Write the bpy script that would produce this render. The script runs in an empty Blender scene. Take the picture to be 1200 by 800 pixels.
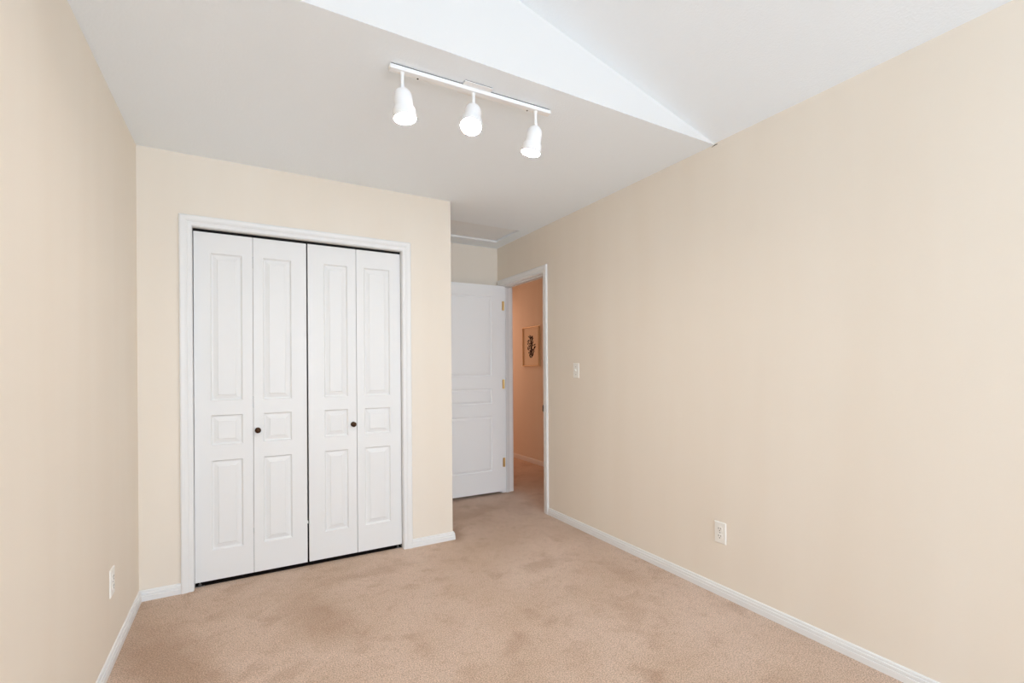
import bpy, bmesh, math, random
from mathutils import Vector, Matrix

C = bpy.context.scene.collection
scene = bpy.context.scene
random.seed(4)

# ------------------------------------------------------------------ camera
CAM = Vector((0.48965, -3.18543, 1.22966))
YAW, ROLL, FPX, V0 = 0.517839, 0.0068654, 553.70, 431.96
fw = Vector((math.sin(YAW), math.cos(YAW), 0)); rt = Vector((math.cos(YAW), -math.sin(YAW), 0)); up = Vector((0, 0, 1))
r2 = rt*math.cos(ROLL) - up*math.sin(ROLL); u2 = rt*math.sin(ROLL) + up*math.cos(ROLL)
cd = bpy.data.cameras.new('camera'); cam = bpy.data.objects.new('camera', cd); C.objects.link(cam)
cd.sensor_width = 36; cd.sensor_fit = 'HORIZONTAL'; cd.lens = FPX*36/1200; cd.shift_y = (V0-400)/1200; cd.clip_start = 0.01
M = Matrix((r2, u2, -fw)).transposed().to_4x4(); M.translation = CAM
cam.matrix_world = M
scene.camera = cam

# ------------------------------------------------------------------ light
W, A, CX, E, H = 2.7264, 1.0257, 1.8041, -1.5013, 2.44     # right wall, alcove back, closet corner, vault edge, ceiling
YB = -6.4                                                  # window wall behind the camera
WX0, WX1, WZ0, WZ1 = 0.35, 2.45, 0.80, 2.30                 # window opening
world = bpy.data.worlds.new('sky'); scene.world = world; world.use_nodes = True
bg = world.node_tree.nodes['Background']; bg.inputs[0].default_value = (0.80, 0.90, 1.0, 1); bg.inputs[1].default_value = 0.1

def area(name, loc, rot, sx, sy, power, col):
    l = bpy.data.lights.new(name, 'AREA'); l.shape = 'RECTANGLE'; l.size = sx; l.size_y = sy; l.energy = power; l.color = col
    o = bpy.data.objects.new(name, l); C.objects.link(o); o.location = loc; o.rotation_euler = rot
    return o
# daylight that falls in through the window behind the camera
area('window_daylight', ((WX0+WX1)/2, YB-0.22, (WZ0+WZ1)/2), (math.radians(90), 0, 0), WX1-WX0, WZ1-WZ0, 154, (0.652, 0.815, 1.0))
# warm hall light from an added unseen panel, placed for even light
hall = area('hall_warm_panel', (3.3, 3.2, 1.45), (math.radians(-58), 0, 0), .85, 1.8, 7.2, (1.0, 0.57, 0.40))

vs = scene.view_settings
vs.view_transform = 'Standard'; vs.look = 'None'; vs.gamma = 1; vs.use_curve_mapping = False; vs.exposure = 0.0
scene.cycles.max_bounces = 14; scene.cycles.diffuse_bounces = 10
scene.cycles.use_denoising = True

# ------------------------------------------------------------------ materials
def lin(c): return tuple((x/255/12.92 if x/255 <= .04045 else ((x/255+.055)/1.055)**2.4) for x in c) + (1,)
def mat(name, rgb, rough=0.6, metal=0.0, bump=None, vary=None, spec=0.4, emit=None):
    m = bpy.data.materials.new(name); m.use_nodes = True; nt = m.node_tree; b = nt.nodes['Principled BSDF']
    b.inputs['Base Color'].default_value = lin(rgb); b.inputs['Roughness'].default_value = rough; b.inputs['Metallic'].default_value = metal
    b.inputs['Specular IOR Level'].default_value = spec
    tc = nt.nodes.new('ShaderNodeTexCoord')
    if vary:                                             # (scale vector, second colour, detail)
        mp = nt.nodes.new('ShaderNodeMapping'); mp.inputs['Scale'].default_value = vary[0]; nt.links.new(tc.outputs['Object'], mp.inputs[0])
        n = nt.nodes.new('ShaderNodeTexNoise'); n.inputs['Scale'].default_value = 1; n.inputs['Detail'].default_value = vary[2]; nt.links.new(mp.outputs[0], n.inputs['Vector'])
        rp = nt.nodes.new('ShaderNodeMapRange'); rp.inputs[1].default_value = .3; rp.inputs[2].default_value = .7; nt.links.new(n.outputs[0], rp.inputs[0])
        mx = nt.nodes.new('ShaderNodeMix'); mx.data_type = 'RGBA'; mx.inputs[6].default_value = lin(rgb); mx.inputs[7].default_value = lin(vary[1])
        nt.links.new(rp.outputs[0], mx.inputs[0]); nt.links.new(mx.outputs[2], b.inputs['Base Color'])
    if bump:                                             # (scale, strength, distance)
        n = nt.nodes.new('ShaderNodeTexNoise'); n.inputs['Scale'].default_value = bump[0]; n.inputs['Detail'].default_value = 3; nt.links.new(tc.outputs['Object'], n.inputs['Vector'])
        bp = nt.nodes.new('ShaderNodeBump'); bp.inputs['Strength'].default_value = bump[1]; bp.inputs['Distance'].default_value = bump[2]
        nt.links.new(n.outputs[0], bp.inputs['Height']); nt.links.new(bp.outputs[0], b.inputs['Normal'])
    if emit:
        b.inputs['Emission Color'].default_value = emit[0]; b.inputs['Emission Strength'].default_value = emit[1]
    return m
WALL = mat('cream_wall_paint', (235, 226, 213), .75, bump=(160, .12, .002), vary=((5, 5, .6), (233, 223, 209), 2), spec=.25)
CEIL = mat('white_textured_ceiling', (242, 249, 255), .9, bump=(120, .35, .003), spec=.1)
HATCH = mat('grey_white_hatch_board', (240, 244, 247), .9, bump=(120, .3, .003), spec=.1)
GABLE = mat('white_smooth_gable_paint', (224, 223, 221), .85, bump=(150, .15, .002), spec=.1)
TRIM = mat('white_trim_paint', (233, 233, 232), .4, spec=.4)
DOOR = mat('white_door_paint', (232, 232, 231), .45, spec=.4, bump=(60, .03, .001))
DOOR_LIFTED = mat('white_door_paint_lifted', (247, 247, 246), .45, spec=.4)  # door white lightened to offset the dim light on alcove door and jamb
PLAST = mat('white_plastic', (240, 238, 232), .35, spec=.5)
FIXT = mat('white_fixture_enamel', (242, 242, 242), .35, spec=.5)
DARK = mat('dark_slot', (25, 22, 20), .6)
BRASS = mat('polished_brass', (232, 200, 140), .28, .75)
BRONZE = mat('antique_bronze', (86, 62, 44), .35, .9, vary=((220, 220, 220), (38, 26, 20), 3))
STEEL = mat('zinc_steel', (150, 150, 150), .4, 1.0)
BLACK = mat('black_steel', (14, 13, 12), .7, spec=.2)
WOODF = mat('thin_gilt_frame', (240, 214, 176), .25, .35)
PAPER = mat('cream_print_paper', (236, 222, 200), .8)
INK = mat('black_print_ink', (40, 30, 26), .8)
BULB = mat('glowing_bulb', (255, 250, 240), .4, emit=((1, .943, .886, 1), 165))

def carpet():
    m = bpy.data.materials.new('beige_cut_pile_carpet'); m.use_nodes = True; nt = m.node_tree; N, L = nt.nodes, nt.links
    b = N['Principled BSDF']; b.inputs['Roughness'].default_value = 1; b.inputs['Specular IOR Level'].default_value = .05
    b.inputs['Sheen Weight'].default_value = .15; b.inputs['Sheen Roughness'].default_value = .6
    tc = N.new('ShaderNodeTexCoord')
    def noise(scale, detail, dist=0, rough=.55):
        n = N.new('ShaderNodeTexNoise'); n.inputs['Scale'].default_value = scale; n.inputs['Detail'].default_value = detail
        n.inputs['Distortion'].default_value = dist; n.inputs['Roughness'].default_value = rough
        L.new(tc.outputs['Object'], n.inputs['Vector']); return n.outputs[0]
    def rng(s, a, c, d=0, e=1):
        r = N.new('ShaderNodeMapRange'); L.new(s, r.inputs[0])
        for i, v in enumerate((a, c, d, e)): r.inputs[i+1].default_value = v
        return r.outputs[0]
    def mix(f, c1, c2):
        x = N.new('ShaderNodeMix'); x.data_type = 'RGBA'; L.new(f, x.inputs[0])
        for i, c in ((6, c1), (7, c2)):
            if isinstance(c, tuple): x.inputs[i].default_value = c
            else: L.new(c, x.inputs[i])
        return x.outputs[2]
    def math_(op, a, c):
        x = N.new('ShaderNodeMath'); x.operation = op
        for i, v in enumerate((a, c)):
            if isinstance(v, (int, float)): x.inputs[i].default_value = v
            else: L.new(v, x.inputs[i])
        return x.outputs[0]
    base = mix(rng(noise(1.6, 3), .38, .64), lin(CARPET_A), lin(CARPET_B))
    base = mix(rng(noise(6.5, 4, .3, .6), .54, .70, 0, .5), base, lin(CARPET_C))
    base = mix(rng(noise(24, 3, 0, .6), .50, .72, 0, .35), base, lin(CARPET_C))
    # brushed nap marks: long soft patches where the pile lies the other way
    marks = None
    for (x, y, ang, lx, ly, k) in NAP:
        mp = N.new('ShaderNodeMapping'); mp.vector_type = 'TEXTURE'; mp.inputs['Location'].default_value = (x, y, 0)
        mp.inputs['Rotation'].default_value = (0, 0, ang); mp.inputs['Scale'].default_value = (lx, ly, 1)
        w = N.new('ShaderNodeTexNoise'); w.inputs['Scale'].default_value = 8; w.inputs['Detail'].default_value = 6; w.inputs['Roughness'].default_value = .65; L.new(tc.outputs['Object'], w.inputs['Vector'])
        va = N.new('ShaderNodeVectorMath'); va.operation = 'MULTIPLY_ADD'; va.inputs[1].default_value = (.22, .22, 0); L.new(w.outputs['Color'], va.inputs[0]); L.new(tc.outputs['Object'], va.inputs[2])
        L.new(va.outputs[0], mp.inputs[0])
        ln = N.new('ShaderNodeVectorMath'); ln.operation = 'LENGTH'; L.new(mp.outputs[0], ln.inputs[0])
        s = rng(ln.outputs['Value'], .45, 1.25, k*1.05, 0)
        marks = s if marks is None else math_('MAXIMUM', marks, s)
    base = mix(marks, base, lin(CARPET_C))
    grain = noise(185, 3, 0, .8)
    hs = N.new('ShaderNodeHueSaturation'); L.new(base, hs.inputs['Color']); L.new(rng(grain, .36, .64, .56, 1.44), hs.inputs['Value'])
    L.new(hs.outputs[0], b.inputs['Base Color'])
    bp = N.new('ShaderNodeBump'); bp.inputs['Strength'].default_value = .55; bp.inputs['Distance'].default_value = .006
    L.new(math_('ADD', grain, math_('MULTIPLY', noise(60, 2), .7)), bp.inputs['Height']); L.new(bp.outputs[0], b.inputs['Normal'])
    return m
CARPET_A, CARPET_B, CARPET_C = (210, 185, 166), (198, 171, 149), (174, 143, 119)
NAP = [(.31, -.66, 1.94, .50, .17, .75), (.93, -.58, 1.9, .34, .13, .5), (1.25, -.17, .05, .26, .07, .5), (1.95, .20, 1.4, .16, .08, .7), (2.22, -.58, .4, .15, .08, .5),
       (2.0, -1.73, .3, .08, .05, .6), (1.65, -1.25, .6, .09, .06, .45), (.75, -.95, .5, .09, .06, .4), (2.37, .60, .3, .32, .10, .5), (2.58, -.95, 1.5, .2, .06, .35), (2.3, -1.3, .9, .16, .06, .35)]
CARPET = carpet()

# ------------------------------------------------------------------ mesh helpers
def obj(name, bm, m, parent=None, smooth=False, kind=None, label=None, cat=None, group=None, bevel=0, mats=None):
    bmesh.ops.recalc_face_normals(bm, faces=bm.faces)
    me = bpy.data.meshes.new(name); bm.to_mesh(me); bm.free()
    for x in (mats or [m]): me.materials.append(x)
    if smooth:
        for p in me.polygons: p.use_smooth = True
        me.set_sharp_from_angle(angle=math.radians(38))
    o = bpy.data.objects.new(name, me); C.objects.link(o)
    if bevel:
        bv = o.modifiers.new('bevel', 'BEVEL'); bv.width = bevel; bv.segments = 2; bv.limit_method = 'ANGLE'
    if parent: o.parent = parent
    tag(o, label, cat, group, kind)
    return o
def tag(o, label=None, cat=None, group=None, kind=None):
    for k, v in (('label', label), ('category', cat), ('group', group), ('kind', kind)):
        if v: o[k] = v
def empty(name, loc, label, cat, rot=(0, 0, 0), kind=None, group=None):
    o = bpy.data.objects.new(name, None); C.objects.link(o); o.location = loc; o.rotation_euler = rot; o.empty_display_size = .05
    tag(o, label, cat, group, kind); return o
def box(bm, x0, x1, y0, y1, z0, z1):
    v = [bm.verts.new((x, y, z)) for z in (z0, z1) for y in (y0, y1) for x in (x0, x1)]
    for f in ((0, 1, 3, 2), (4, 6, 7, 5), (0, 4, 5, 1), (1, 5, 7, 3), (3, 7, 6, 2), (2, 6, 4, 0)): bm.faces.new([v[i] for i in f])
def boxes(*bs):
    bm = bmesh.new()
    for b in bs: box(bm, *b)
    return bm
def prism(bm, pts, axis, a, b):
    """polygon pts (2-D) extruded along axis from a to b"""
    def P(p, t): return {'x': (t, p[0], p[1]), 'y': (p[0], t, p[1]), 'z': (p[0], p[1], t)}[axis]
    v0 = [bm.verts.new(P(p, a)) for p in pts]; v1 = [bm.verts.new(P(p, b)) for p in pts]
    n = len(pts); bm.faces.new(v0); bm.faces.new(v1[::-1])
    for i in range(n): bm.faces.new([v0[i], v0[(i+1) % n], v1[(i+1) % n], v1[i]])
def sweep(bm, profile, path, outs, nrm):
    """mitred moulding: profile (w,d); at each path point w runs along outs[i] (already mitre-scaled), d along nrm (per point or one)"""
    rings = []
    for i, (p, o) in enumerate(zip(path, outs)):
        n = nrm[i] if isinstance(nrm, list) else nrm
        rings.append([bm.verts.new(Vector(p) + Vector(o)*w + Vector(n)*d) for w, d in profile])
    k = len(profile)
    for a, b in zip(rings, rings[1:]):
        for i in range(k): bm.faces.new([a[i], a[(i+1) % k], b[(i+1) % k], b[i]])
    bm.faces.new(rings[0]); bm.faces.new(rings[-1][::-1])
def lathe(bm, prof, n=32, mtx=Matrix(), caps=True):
    """prof: (radius, z) revolved about z"""
    rings = []
    for r, z in prof:
        if r < 1e-6: rings.append([bm.verts.new(mtx @ Vector((0, 0, z)))])
        else: rings.append([bm.verts.new(mtx @ Vector((r*math.cos(2*math.pi*i/n), r*math.sin(2*math.pi*i/n), z))) for i in range(n)])
    for a, b in zip(rings, rings[1:]):
        for i in range(n):
            j = (i+1) % n
            if len(a) == 1: bm.faces.new([a[0], b[i], b[j]])
            elif len(b) == 1: bm.faces.new([a[i], a[j], b[0]])
            else: bm.faces.new([a[i], a[j], b[j], b[i]])
    if caps:
        if len(rings[0]) > 1: bm.faces.new(rings[0])
        if len(rings[-1]) > 1: bm.faces.new(rings[-1][::-1])
def S(name, bm, m, label, cat, **k): return obj(name, bm, m, kind='structure', label=label, cat=cat, **k)

# ------------------------------------------------------------------ room shell
DY0, DY1, DH = 0.190, 0.943, 2.048          # doorway jamb faces and head in the right wall
WT = 0.118                                    # wall thickness
OX0, OX1, OH = 0.246, 1.440, 2.040           # closet opening
HX = 3.77                                    # far hall wall
S('floor', boxes((-.15, 4.0, YB-.2, 3.7, -.1, 0)), CARPET, 'beige cut pile carpet with brushed nap marks covering bedroom and hall', 'carpet')
S('wall_left', boxes((-.1, 0, YB-.1, A+.1, 0, H+.02)), WALL, 'cream painted wall along the left side of the room', 'wall')
bm = boxes((W, W+WT, YB-.1, DY0-.02, 0, H+.02), (W, W+WT, DY0-.02, DY1+.02, DH+.02, H+.02), (W, W+WT, DY1+.02, 3.7, 0, H+.02))
S('wall_right', bm, WALL, 'long cream painted wall on the right holding the doorway', 'wall')
bm = bmesh.new()
for b in ((0, OX0-.02, 0, .1, 0, H), (OX0-.02, OX1+.02, 0, .1, OH+.02, H)): box(bm, *b)
prism(bm, [(OX1+.02, 0), (CX-.006, 0), (CX-.002, .0015), (CX, .006), (CX, A), (CX-.1, A), (CX-.1, .1), (OX1+.02, .1)], 'z', 0, H)
S('wall_closet', bm, WALL, 'cream closet wall around the white bifold doors with square outer corner', 'wall')
S('wall_alcove', boxes((-.1, W, A, A+.1, 0, H+.02)), WALL, 'small cream wall at the back of the entry alcove above the open door', 'wall')
# flat ceiling with the hatch opening
QX0, QX1, QY0, QY1 = 1.93, 2.607, 0.385, 0.822
bm = boxes((-.1, QX0, E+.0008, A+.1, H, H+.12), (QX1, W+WT, E+.0008, A+.1, H, H+.12), (QX0, QX1, E+.0008, QY0, H, H+.12), (QX0, QX1, QY1, A+.1, H, H+.12), (QX0-.02, QX1+.02, QY0-.02, QY1+.02, H+.12, H+.14))
S('ceiling', bm, CEIL, 'flat pale grey textured ceiling above closet and alcove', 'ceiling')
Z0, SL, XR = 2.446, 0.2515, W/2
ZR = Z0 + SL*(W-XR)
bm = bmesh.new()
prism(bm, [(-.1, H+.0003), (W+.0, H+.0003), (W, Z0+.06), (XR, ZR+.06), (-.1, Z0+.06)], 'y', E, E+.1)
S('wall_gable', bm, GABLE, 'white triangular gable face between flat ceiling and sloped ceiling', 'wall')
bm = bmesh.new()
prism(bm, [(W+WT, Z0-SL*WT), (W+WT, Z0+.2), (XR, ZR+.2), (XR, ZR)], 'y', YB-.1, E)
S('ceiling_slope_right', bm, CEIL, 'sloped white textured ceiling rising from the right wall', 'ceiling')
bm = bmesh.new()
prism(bm, [(-.1, Z0-SL*.1), (-.1, Z0+.2), (XR, ZR+.2), (XR, ZR)], 'y', YB-.1, E)
S('ceiling_slope_left', bm, CEIL, 'sloped white textured ceiling rising from the left wall behind the viewer', 'ceiling')
bm = boxes((-.1, WX0, YB-.1, YB, 0, 2.95), (WX1, W+WT, YB-.1, YB, 0, 2.95), (WX0, WX1, YB-.1, YB, 0, WZ0), (WX0, WX1, YB-.1, YB, WZ1, 2.95))
S('wall_back', bm, WALL, 'cream wall with the window behind the viewer', 'wall')
# small chipped plaster gap where the gable edge meets the right wall
bm = bmesh.new()
prism(bm, [(E-.018, H-.002), (E-.004, H-.0005), (E+.004, H-.002), (E+.016, H-.0075), (E+.018, H-.0085), (E+.004, H-.0055), (E-.006, H-.0045), (E-.017, H-.005)], 'x', W-.0012, W+.001)
S('trim_1', bm, DARK, 'small dark chipped gap where the gable edge meets the right wall', 'crack')

# window behind the viewer
w = empty('window_1', ((WX0+WX1)/2, YB, WZ0), 'wide white framed window behind the viewer', 'window', kind='structure')
x0, x1, z1 = WX0-w.location.x, WX1-w.location.x, WZ1-WZ0
obj('window_frame', boxes((x0, x0+.04, -.09, -.03, 0, z1), (x1-.04, x1, -.09, -.03, 0, z1), (x0+.04, x1-.04, -.09, -.03, 0, .04), (x0+.04, x1-.04, -.09, -.03, z1-.04, z1), (-.02, .02, -.09, -.03, .04, z1-.04)), TRIM, w)
obj('window_sill', boxes((x0-.05, x1+.05, -.0, .04, -.03, 0)), TRIM, w)

# hall beyond the doorway
S('wall_hall', boxes((HX, HX+.1, -.6, 3.7, 0, H)), WALL, 'warm lit hall wall seen through the doorway', 'wall')
S('wall_hall_end', boxes((W+WT, HX, 3.6, 3.7, 0, H)), WALL, 'end wall of the hall beyond the doorway', 'wall')
S('wall_hall_start', boxes((W+WT, HX, -.6, -.5, 0, H)), WALL, 'near end wall of the hall behind the right wall', 'wall')
S('ceiling_hall', boxes((W+WT, HX+.1, -.6, 3.7, H, H+.1)), CEIL, 'white hall ceiling beyond the doorway', 'ceiling')

S('closet_gap_shade', boxes((OX0+.001, OX1-.001, .040, A-.01, 0, .004)), mat('closet_shade_dark', (40, 33, 29), .9, spec=.1, bump=(90, .3, .002)), 'dark sheet standing for the shade under the bifold doors', 'floor')  # dark sheet added so the gap below the doors reads as black shade

# ------------------------------------------------------------------ baseboards
BP = [(0, 0), (0, .0135), (.026, .0135), (.0275, .0095), (.0315, .0095), (.0335, .0125), (.042, .0115), (.0435, .0075), (.048, .0070), (.050, .0085), (.055, .0065), (.057, .003), (.057, 0)]
def base(name, pts, nrms, label):
    bm = bmesh.new()
    sweep(bm, BP, [(x, y, 0) for x, y in pts], [(0, 0, 1)]*len(pts), [Vector((a, b, 0)) for a, b in nrms])
    S(name, bm, TRIM, label, 'baseboard')
CI0, CI1 = OX0+.002-.004, OX1-.002+.004       # casing inner edges at the closet
CW = .058
base('baseboard_left', [(0, YB), (0, 0)], [(1, 0), (1, -1)], 'white moulded baseboard along the left wall')
base('baseboard_closet_left', [(0, 0), (CI0-CW, 0)], [(1, -1), (0, -1)], 'short white baseboard between left corner and closet casing')
base('baseboard_closet_right', [(CI1+CW, 0), (CX, 0), (CX, A)], [(0, -1), (1, -1), (1, -1)], 'short white baseboard between closet casing and outer corner')
base('baseboard_alcove', [(CX, A), (W, A)], [(1, -1), (-1, -1)], 'white baseboard at the back of the alcove behind the open door')
base('baseboard_right', [(W, DY0-.004-CW), (W, YB)], [(-1, 0), (-1, 0)], 'long white moulded baseboard along the right wall')
base('baseboard_hall', [(HX, 3.6), (HX, -.5)], [(-1, 0), (-1, 0)], 'baseboard along the hall wall seen through the doorway')

# ------------------------------------------------------------------ casings and jambs
CP = [(0, 0), (0, .009), (.003, .011), (.018, .0115), (.021, .010), (.024, .0125), (.034, .0165), (.047, .018), (.053, .0172), (.058, .013), (.058, 0)]
z = CI0, CI1, OH+.003
t = empty('trim_2', ((OX0+OX1)/2, 0, 0), 'white moulded casing framing the closet doors', 'door casing', kind='structure')
bm = bmesh.new(); cx = t.location.x
sweep(bm, CP, [(z[0]-cx, 0, 0), (z[0]-cx, 0, z[2]), (z[1]-cx, 0, z[2]), (z[1]-cx, 0, 0)], [(-1, 0, 0), (-1, 0, 1), (1, 0, 1), (1, 0, 0)], Vector((0, -1, 0)))
obj('casing', bm, TRIM, t)
obj('jamb', boxes((OX0-.02-cx, OX0-cx, 0, .1, 0, OH+.02), (OX1-cx, OX1+.02-cx, 0, .1, 0, OH+.02), (OX0-cx, OX1-cx, 0, .1, OH, OH+.02)), TRIM, t)
obj('track_rail', boxes((OX0+.002-cx, OX1-.002-cx, .036, .066, OH-.014, OH)), BLACK, t, label='dark sliding rail above the closet doors')

t = empty('trim_3', (W, (DY0+DY1)/2, 0), 'white moulded casing and jamb around the open doorway', 'door casing', kind='structure')
cy = t.location.y
a, b, c = DY0-.004-cy, DY1+.004-cy, DH+.004
bm = bmesh.new()
sweep(bm, CP, [(0, a, 0), (0, a, c), (0, b, c), (0, b, 0)], [(0, -1, 0), (0, -1, 1), (0, 1, 1), (0, 1, 0)], Vector((-1, 0, 0)))
obj('casing', bm, TRIM, t)
bm = bmesh.new()
sweep(bm, CP, [(WT, a, 0), (WT, a, c), (WT, b, c), (WT, b, 0)], [(0, -1, 0), (0, -1, 1), (0, 1, 1), (0, 1, 0)], Vector((1, 0, 0)))
obj('casing', bm, TRIM, t)
a, b = DY0-cy, DY1-cy
obj('jamb', boxes((0, WT, a-.02, a, 0, DH+.02), (0, WT, b, b+.02, 0, DH+.02), (0, WT, a, b, DH, DH+.02)), DOOR_LIFTED, t)
obj('door_stop', boxes((.040, .075, a, a+.011, 0, DH), (.040, .075, b-.011, b, 0, DH), (.040, .075, a+.011, b-.011, DH-.011, DH)), TRIM, t)
bm = boxes((.004, .034, a, a+.002, .855, .925)); box(bm, -.0125, .004, a-.001, a+.003, .862, .918); box(bm, -.016, -.0125, a-.003, a+.002, .866, .914)
obj('strike_plate', bm, BRONZE, t, label='dark strike plate with curved lip')

# ------------------------------------------------------------------ panelled doors
def panel_slab(bm, w, h, th, panels, rings):
    """slab 0..w, 0..h, front face at y=0 and back at y=th; panels = (x0,x1,z0,z1); rings = (inset, depth)"""
    xs = sorted({0, w} | {p[0] for p in panels} | {p[1] for p in panels}); zs = sorted({0, h} | {p[2] for p in panels} | {p[3] for p in panels})
    V = {}
    def v(x, y, zz):
        k = (round(x, 5), round(y, 5), round(zz, 5))
        if k not in V: V[k] = bm.verts.new((x, y, zz))
        return V[k]
    for i in range(len(xs)-1):
        for j in range(len(zs)-1):
            X0, X1, Z_0, Z_1 = xs[i], xs[i+1], zs[j], zs[j+1]
            if any(p[0]-1e-6 <= X0 and X1 <= p[1]+1e-6 and p[2]-1e-6 <= Z_0 and Z_1 <= p[3]+1e-6 for p in panels): continue
            bm.faces.new([v(X0, 0, Z_0), v(X1, 0, Z_0), v(X1, 0, Z_1), v(X0, 0, Z_1)])
    for p in panels:
        prev = None
        for ins, d in rings:
            r = [v(p[0]+ins, d, p[2]+ins), v(p[1]-ins, d, p[2]+ins), v(p[1]-ins, d, p[3]-ins), v(p[0]+ins, d, p[3]-ins)]
            if prev:
                for k in range(4): bm.faces.new([prev[k], prev[(k+1) % 4], r[(k+1) % 4], r[k]])
            prev = r
        bm.faces.new(prev)
    # sides and back
    e = .0
    bl, br, tr, tl = (bm.verts.new(q) for q in ((0, th, 0), (w, th, 0), (w, th, h), (0, th, h)))
    bm.faces.new([bl, tl, tr, br])
    left = [v(0, 0, q) for q in zs]; right = [v(w, 0, q) for q in zs]; bot = [v(q, 0, 0) for q in xs]; top = [v(q, 0, h) for q in xs]
    bm.faces.new([bl] + left + [tl]); bm.faces.new([br, tr] + right[::-1])
    bm.faces.new([br] + bot[::-1] + [bl]); bm.faces.new([tl] + top + [tr])
RAISED = [(0, 0), (.003, .005), (.007, .0105), (.012, .0115), (.030, .0060), (.033, .0055), (.0355, .0025), (.037, .0020)]
def knob(parent, loc, label):
    m = Matrix.Rotation(math.pi/2, 4, 'X')
    bm = bmesh.new()
    lathe(bm, [(0, -.0), (.015, 0), (.0165, .002), (.0145, .004), (.007, .0055), (.006, .012), (.008, .015), (.0145, .018), (.0165, .022), (.0155, .026), (.011, .0285), (.010, .0278), (.0045, .0295), (0, .0298)], 28, m)
    o = obj('knob', bm, BRONZE, parent, smooth=True, label=label); o.location = loc
def leaf(parent, x0, wide, zb, hgt, pl, pr):
    """one bifold leaf, local x0.. x0+wide, panel inset pl on the left and pr on the right"""
    bm = bmesh.new()
    ps = [(pl, wide-pr, q[0]-zb, q[1]-zb) for q in ((.196, .712), (.800, .974), (1.056, 1.908))]
    panel_slab(bm, wide, hgt, .03, ps, RAISED)
    o = obj('door_leaf', bm, DOOR, parent); o.location = (x0, 0, 0)
    return o
ZB, HL, YD = .026, 1.998, .032
d1 = empty('door_1', (OX0+.0015, YD, ZB), 'left white panelled bifold closet door pair beside the left corner', 'closet door', kind='structure')
d1.rotation_euler = (0, .0014, 0)
l1 = leaf(d1, 0, .2935, ZB, HL, .080, .054); l2 = leaf(d1, .2955, .2935, ZB, HL, .051, .086)
knob(l2, (.022, 0, .847), 'round antique bronze knob')
d2 = empty('door_2', (OX1-.003, YD, ZB), 'right white panelled bifold closet door pair nearer the alcove', 'closet door', kind='structure')
l3 = leaf(d2, -.5895, .293, ZB, HL, .094, .054); l4 = leaf(d2, -.2935, .2935, ZB, HL, .048, .074)
knob(l3, (.271, 0, .847), 'round antique bronze knob')
# folding hinges between the leaves, pivot pins and floor brackets
for d, xh in ((d1, .2945), (d2, -.295)):
    for zz in (.15, .98, 1.82): obj('fold_hinge', boxes((xh-.02, xh+.02, .0302, .0322, zz, zz+.07)), STEEL, d)
for d, s in ((d1, 1), (d2, -1)):
    bm = boxes((min(0, s*.045), max(0, s*.045), .004, .034, -ZB, -ZB+.003), (min(-s*.0025, 0), max(-s*.0025, 0), .004, .034, -ZB, -ZB+.05))
    lathe(bm, [(.004, -ZB+.003), (.004, 0)], 12, Matrix.Translation((s*.022, .018, 0)))
    lathe(bm, [(.009, -ZB+.003), (.009, -ZB+.009)], 12, Matrix.Translation((s*.022, .018, 0)))
    obj('pivot_bracket', bm, STEEL, d, label='small metal pivot bracket at the floor')
# small magnet catch on the meeting edge
obj('edge_guide', boxes((.589, .595, .008, .024, .24, .256)), PLAST, d1)

# bedroom door, opened against the alcove wall
PIN = Vector((W-.003, DY1-.001, .027))
d3 = empty('door_3', PIN, 'white three panel bedroom door standing open against the alcove wall', 'door', rot=(0, 0, math.radians(-1.2)), kind='structure')
DWD, DHT, DT = .745, 2.017, .035
bm = bmesh.new()
FLATP = [(0, 0), (.003, .007), (.008, .010), (.013, .0095), (.026, .0025), (.029, .001)]
panel_slab(bm, DWD, DHT, DT, [(.118, DWD-.128, .205, .745), (.118, DWD-.128, .862, 1.012), (.118, DWD-.128, 1.128, 1.908)], FLATP)
slab = obj('door_panel', bm, DOOR_LIFTED, d3); slab.location = (-DWD+.004, -DT-.003, 0)
for zz in (.235, 1.005, 1.775):
    bm = bmesh.new()
    lathe(bm, [(0, 0), (.0035, .001), (.004, .004), (.0075, .005), (.0075, .034), (.007, .0345), (.0075, .035), (.0075, .066), (.007, .0665), (.0075, .067), (.0075, .090), (.004, .091), (.0035, .094), (0, .095)], 16, Matrix.Translation((.004, -DT-.006, zz)))
    box(bm, -.014, .004, -DT-.0045, -DT-.003, zz+.003, zz+.092)
    obj('hinge', bm, BRASS, d3, smooth=True, label='polished brass hinge')
for yy, dd in ((-DT-.003, -1), (0-.003, 1)):
    bm = bmesh.new(); lathe(bm, [(0, 0), (.032, 0), (.031, .006), (.012, .009), (.011, .03), (.02, .035), (.027, .045), (.026, .056), (.016, .062), (0, .063)], 24, Matrix.Translation((-DWD+.07, yy, .93)) @ Matrix.Rotation(math.pi/2*(1 if dd < 0 else -1), 4, 'X'))
    if dd < 0: obj('door_knob', bm, BRASS, d3, smooth=True)
    else: bm.free()

# ------------------------------------------------------------------ attic hatch
h = empty('attic_hatch', ((QX0+QX1)/2, (QY0+QY1)/2, H+.016), 'recessed white attic access panel in the alcove ceiling', 'hatch')
hx, hy = (QX1-QX0)/2, (QY1-QY0)/2
obj('hatch_panel', boxes((-hx+.006, hx-.006, -hy+.012, hy-.003, 0, .018)), HATCH, h)
obj('hatch_stop', boxes((-hx+.0005, hx-.0005, hy-.003, hy-.0005, -.0155, .018)), TRIM, h, label='thin white edge strip')

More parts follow.
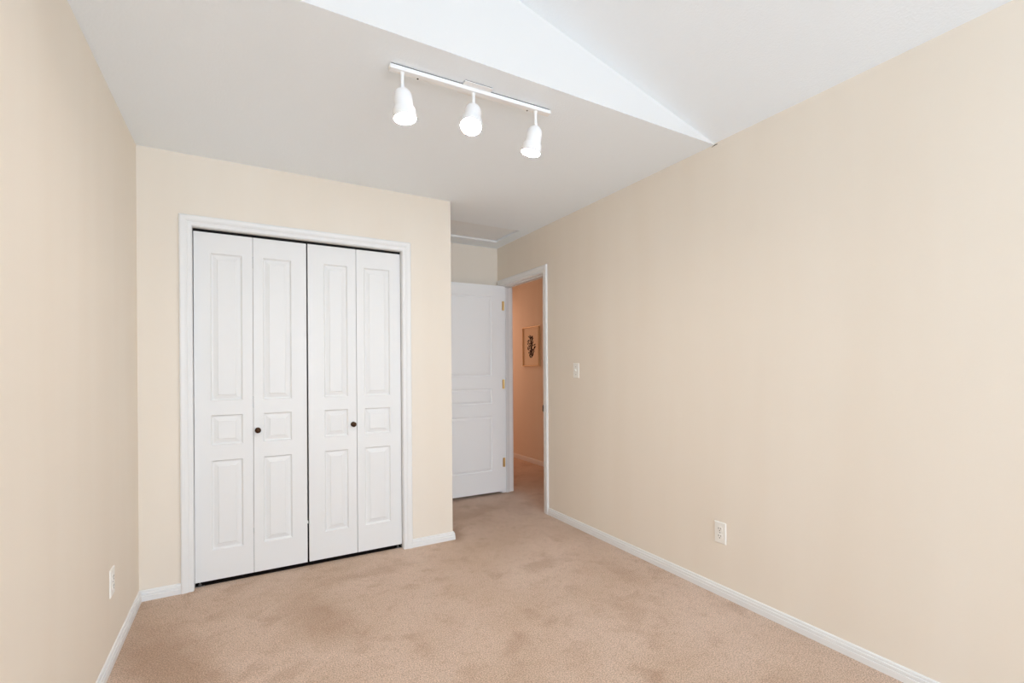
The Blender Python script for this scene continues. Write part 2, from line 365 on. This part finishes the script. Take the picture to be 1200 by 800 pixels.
# ------------------------------------------------------------------ track light
TL = Vector((1.374, -1.334, H)); TROT = math.radians(-1.6)
tl = empty('track_light', TL, 'white ceiling track light with three glowing spot heads', 'track light', rot=(0, 0, TROT))
LT = .372
bm = boxes((-LT, LT, -.016, .016, -.0205, -.0035))
track = obj('track', bm, FIXT, tl, bevel=.002)
obj('track_slot', boxes((-LT+.012, LT-.012, .0035, .0075, -.0206, -.0198)), PLAST, track)
for s in (-1, 1): obj('end_cap', boxes((s*LT-.002*(s < 0)-.0, s*LT+.002*(s > 0)+.0, -.0155, .0155, -.0195, -.0045)), PLAST, track)
for xx in (-.255, .262):
    bm = bmesh.new(); lathe(bm, [(0, -.0212), (.004, -.0212), (.004, -.019)], 14, Matrix.Translation((xx, .011, 0)))
    obj('screw', bm, DARK, track, label='dark mounting screw')
obj('canopy', boxes((-.068, .062, -.046, .046, -.0065, -.0030)), FIXT, tl, bevel=.001)
obj('gap_shade_strip', boxes((-LT+.003, LT-.003, -.0135, .0135, -.0036, -.0002), (-.0655, .0595, -.0435, .0435, -.0030, -.0002)), DARK, tl, label='dark spacer strip painted as the shadow gap between fixture and ceiling')  # spacer coloured dark to draw the shadow line above track and canopy
def head(xx, tilt_x, tilt_y, zpiv):
    """spot head on its stem; tilt about x (towards the viewer) and y"""
    hd = None
    bm = bmesh.new()
    rot = Matrix.Rotation(tilt_y, 4, 'Y') @ Matrix.Rotation(tilt_x, 4, 'X')
    m = Matrix.Translation((xx, 0, zpiv)) @ rot
    out = [(.004, .004), (.012, .003), (.021, -.002), (.029, -.010), (.0345, -.021), (.0365, -.034), (.0375, -.076), (.0375, -.079), (.0435, -.0815), (.0450, -.085), (.0465, -.118), (.0460, -.120)]
    inn = [(.0440, -.120), (.0420, -.090), (.035, -.080), (.034, -.034), (.02, -.01), (0, -.004)]
    lathe(bm, [(0, .0045)] + out + inn, 36, m, caps=False)
    hd = obj('lamp_head', bm, FIXT, tl, smooth=True, label='white bell shaped spot head')
    bm = bmesh.new()
    lathe(bm, [(0, -.0195), (.009, -.0195), (.0095, -.026), (.0075, -.028), (.0070, -.030), (.0070, zpiv+.013), (0, zpiv+.013)], 18, Matrix.Translation((xx, 0, 0)))
    lathe(bm, [(0, -.0065), (.0075, -.0065), (.0075, .0065), (0, .0065)], 16, Matrix.Translation((xx, 0, zpiv+.009)) @ Matrix.Rotation(math.pi/2, 4, 'Y'))
    obj('stem', bm, FIXT, hd, smooth=True)
    bm = bmesh.new()
    lathe(bm, [(0, -.055), (.014, -.055), (.018, -.070), (.036, -.092), (.0430, -.106), (.0430, -.113), (.040, -.117), (.026, -.120), (0, -.1215)], 32, m, caps=False)
    obj('bulb', bm, BULB, hd, smooth=True, label='glowing reflector bulb')
for a in ((-.322, math.radians(-4), math.radians(-4), -.088), (-.012, math.radians(-19), math.radians(15), -.080), (.300, math.radians(7), math.radians(9), -.093)):
    head(*a)

# ------------------------------------------------------------------ electrical plates
def plate(name, loc, rz, label, cat, kind, group=None):
    """plate in the local xz plane facing -y"""
    o = empty(name, loc, label, cat, rot=(0, 0, rz), group=group)
    bm = bmesh.new(); v = []
    for (ix, iz, y) in ((.035, .0575, 0), (.035, .0575, -.002), (.0335, .056, -.004), (.031, .0535, -.0055)):
        v.append([bm.verts.new((sx*ix, y, sz*iz)) for sx, sz in ((-1, -1), (1, -1), (1, 1), (-1, 1))])
    for p, q in zip(v, v[1:]):
        for k in range(4): bm.faces.new([p[k], p[(k+1) % 4], q[(k+1) % 4], q[k]])
    bm.faces.new(v[0]); bm.faces.new(v[-1])
    obj('wall_plate', bm, PLAST, o)
    if kind == 'outlet':
        for sz in (-1, 1):
            bm = bmesh.new()
            prism(bm, [(.0172*math.cos(a), sz*.0195 + max(-.0142, min(.0142, .0172*math.sin(a)))) for a in [2*math.pi*i/32 for i in range(32)]], 'y', -.0075, -.005)
            rc = obj('receptacle', bm, PLAST, o)
            zc = sz*.0195
            bm = boxes((-.0078, -.0054, -.0080, -.0074, zc-.001, zc+.0085), (.0052, .0076, -.0080, -.0074, zc-.0, zc+.0075))
            lathe(bm, [(0, .0074), (.0028, .0074), (.0028, .0080), (0, .0080)], 14, Matrix.Translation((0, 0, zc-.0075)) @ Matrix.Rotation(math.pi/2, 4, 'X'))
            obj('slots', bm, DARK, rc)
        bm = bmesh.new(); lathe(bm, [(0, .005), (.003, .005), (.0028, .0065), (0, .007)], 14, Matrix.Rotation(math.pi/2, 4, 'X')); obj('screw', bm, STEEL, o, smooth=True)
    else:
        obj('toggle_frame', boxes((-.006, .006, -.0068, -.005, -.0125, .0125)), PLAST, o)
        bm = bmesh.new(); prism(bm, [(-.0065, -.005), (-.0065, .006), (-.016, .0115), (-.0185, .0085), (-.0165, .002), (-.0065, -.0055)][:5], 'x', -.0045, .0045); obj('toggle', bm, PLAST, o)
        for zz in (-.0302, .0302):
            bm = bmesh.new(); lathe(bm, [(0, .005), (.003, .005), (.0028, .0065), (0, .007)], 14, Matrix.Translation((0, 0, zz)) @ Matrix.Rotation(math.pi/2, 4, 'X')); obj('screw', bm, STEEL, o, smooth=True)
    return o
RZR, RZL = math.radians(-90), math.radians(90)
plate('light_switch', (W, -.263, 1.212), RZR, 'white toggle light switch on the right wall near the doorway', 'light switch', 'switch')
plate('wall_outlet', (W, -1.5225, .338), RZR, 'white duplex wall outlet low on the right wall', 'outlet', 'outlet')
plate('wall_outlet', (0, -.600, .338), RZL, 'white wall outlet low on the left wall near the corner', 'outlet', 'outlet')

# ------------------------------------------------------------------ hall picture
py0, py1, pz0, pz1 = 1.850, 2.245, 1.262, 1.775
p = empty('framed_picture', (HX, (py0+py1)/2, (pz0+pz1)/2), 'thin framed dark botanical print hanging on the hall wall', 'picture', rot=(0, 0, RZR))
hw, hh = (py1-py0)/2, (pz1-pz0)/2
bm = bmesh.new()
FP = [(0, 0), (0, .022), (.004, .027), (.010, .025), (.013, .016), (.013, 0)]
sweep(bm, FP, [(-hw+.011, 0, -hh+.011), (hw-.011, 0, -hh+.011), (hw-.011, 0, hh-.011), (-hw+.011, 0, hh-.011), (-hw+.011, 0, -hh+.011)], [(-1, 0, -1), (1, 0, -1), (1, 0, 1), (-1, 0, 1), (-1, 0, -1)], Vector((0, -1, 0)))
obj('frame', bm, WOODF, p)
obj('print', boxes((-hw+.010, hw-.010, -.008, -.001, -hh+.010, hh-.010)), PAPER, p)
bm = bmesh.new()
def leafshape(cx_, cz_, ang, ln, wd):
    pts = []
    for i in range(14):
        a_ = 2*math.pi*i/14; u_ = ln/2*math.cos(a_); v_ = wd/2*math.sin(a_)*(1-.35*math.cos(a_))
        pts.append((cx_+u_*math.cos(ang)-v_*math.sin(ang), cz_+u_*math.sin(ang)+v_*math.cos(ang)))
    prism(bm, pts, 'y', -.0092, -.0078)
for i in range(64):
    zz = .135 - i*.0042
    s = -1 if i % 2 else 1
    sp = .35 + .65*math.sin(math.pi*min(1, (i+6)/66))
    leafshape(s*sp*random.uniform(.006, .095), zz + random.uniform(-.01, .01), math.radians(90 - s*random.uniform(10, 80)), random.uniform(.032, .05), random.uniform(.013, .02))
for (xa, za, xb, zb) in ((0, -.15, .006, -.02), (.006, -.02, -.004, .115), (0, -.1, -.035, -.02), (.002, -.06, .035, .03)):
    L_ = math.hypot(xb-xa, zb-za); nx, nz = -(zb-za)/L_*.0022, (xb-xa)/L_*.0022
    prism(bm, [(xa+nx, za+nz), (xb+nx, zb+nz), (xb-nx, zb-nz), (xa-nx, za-nz)], 'y', -.0090, -.0078)
obj('botanical_drawing', bm, INK, p, label='dark leafy ink drawing')
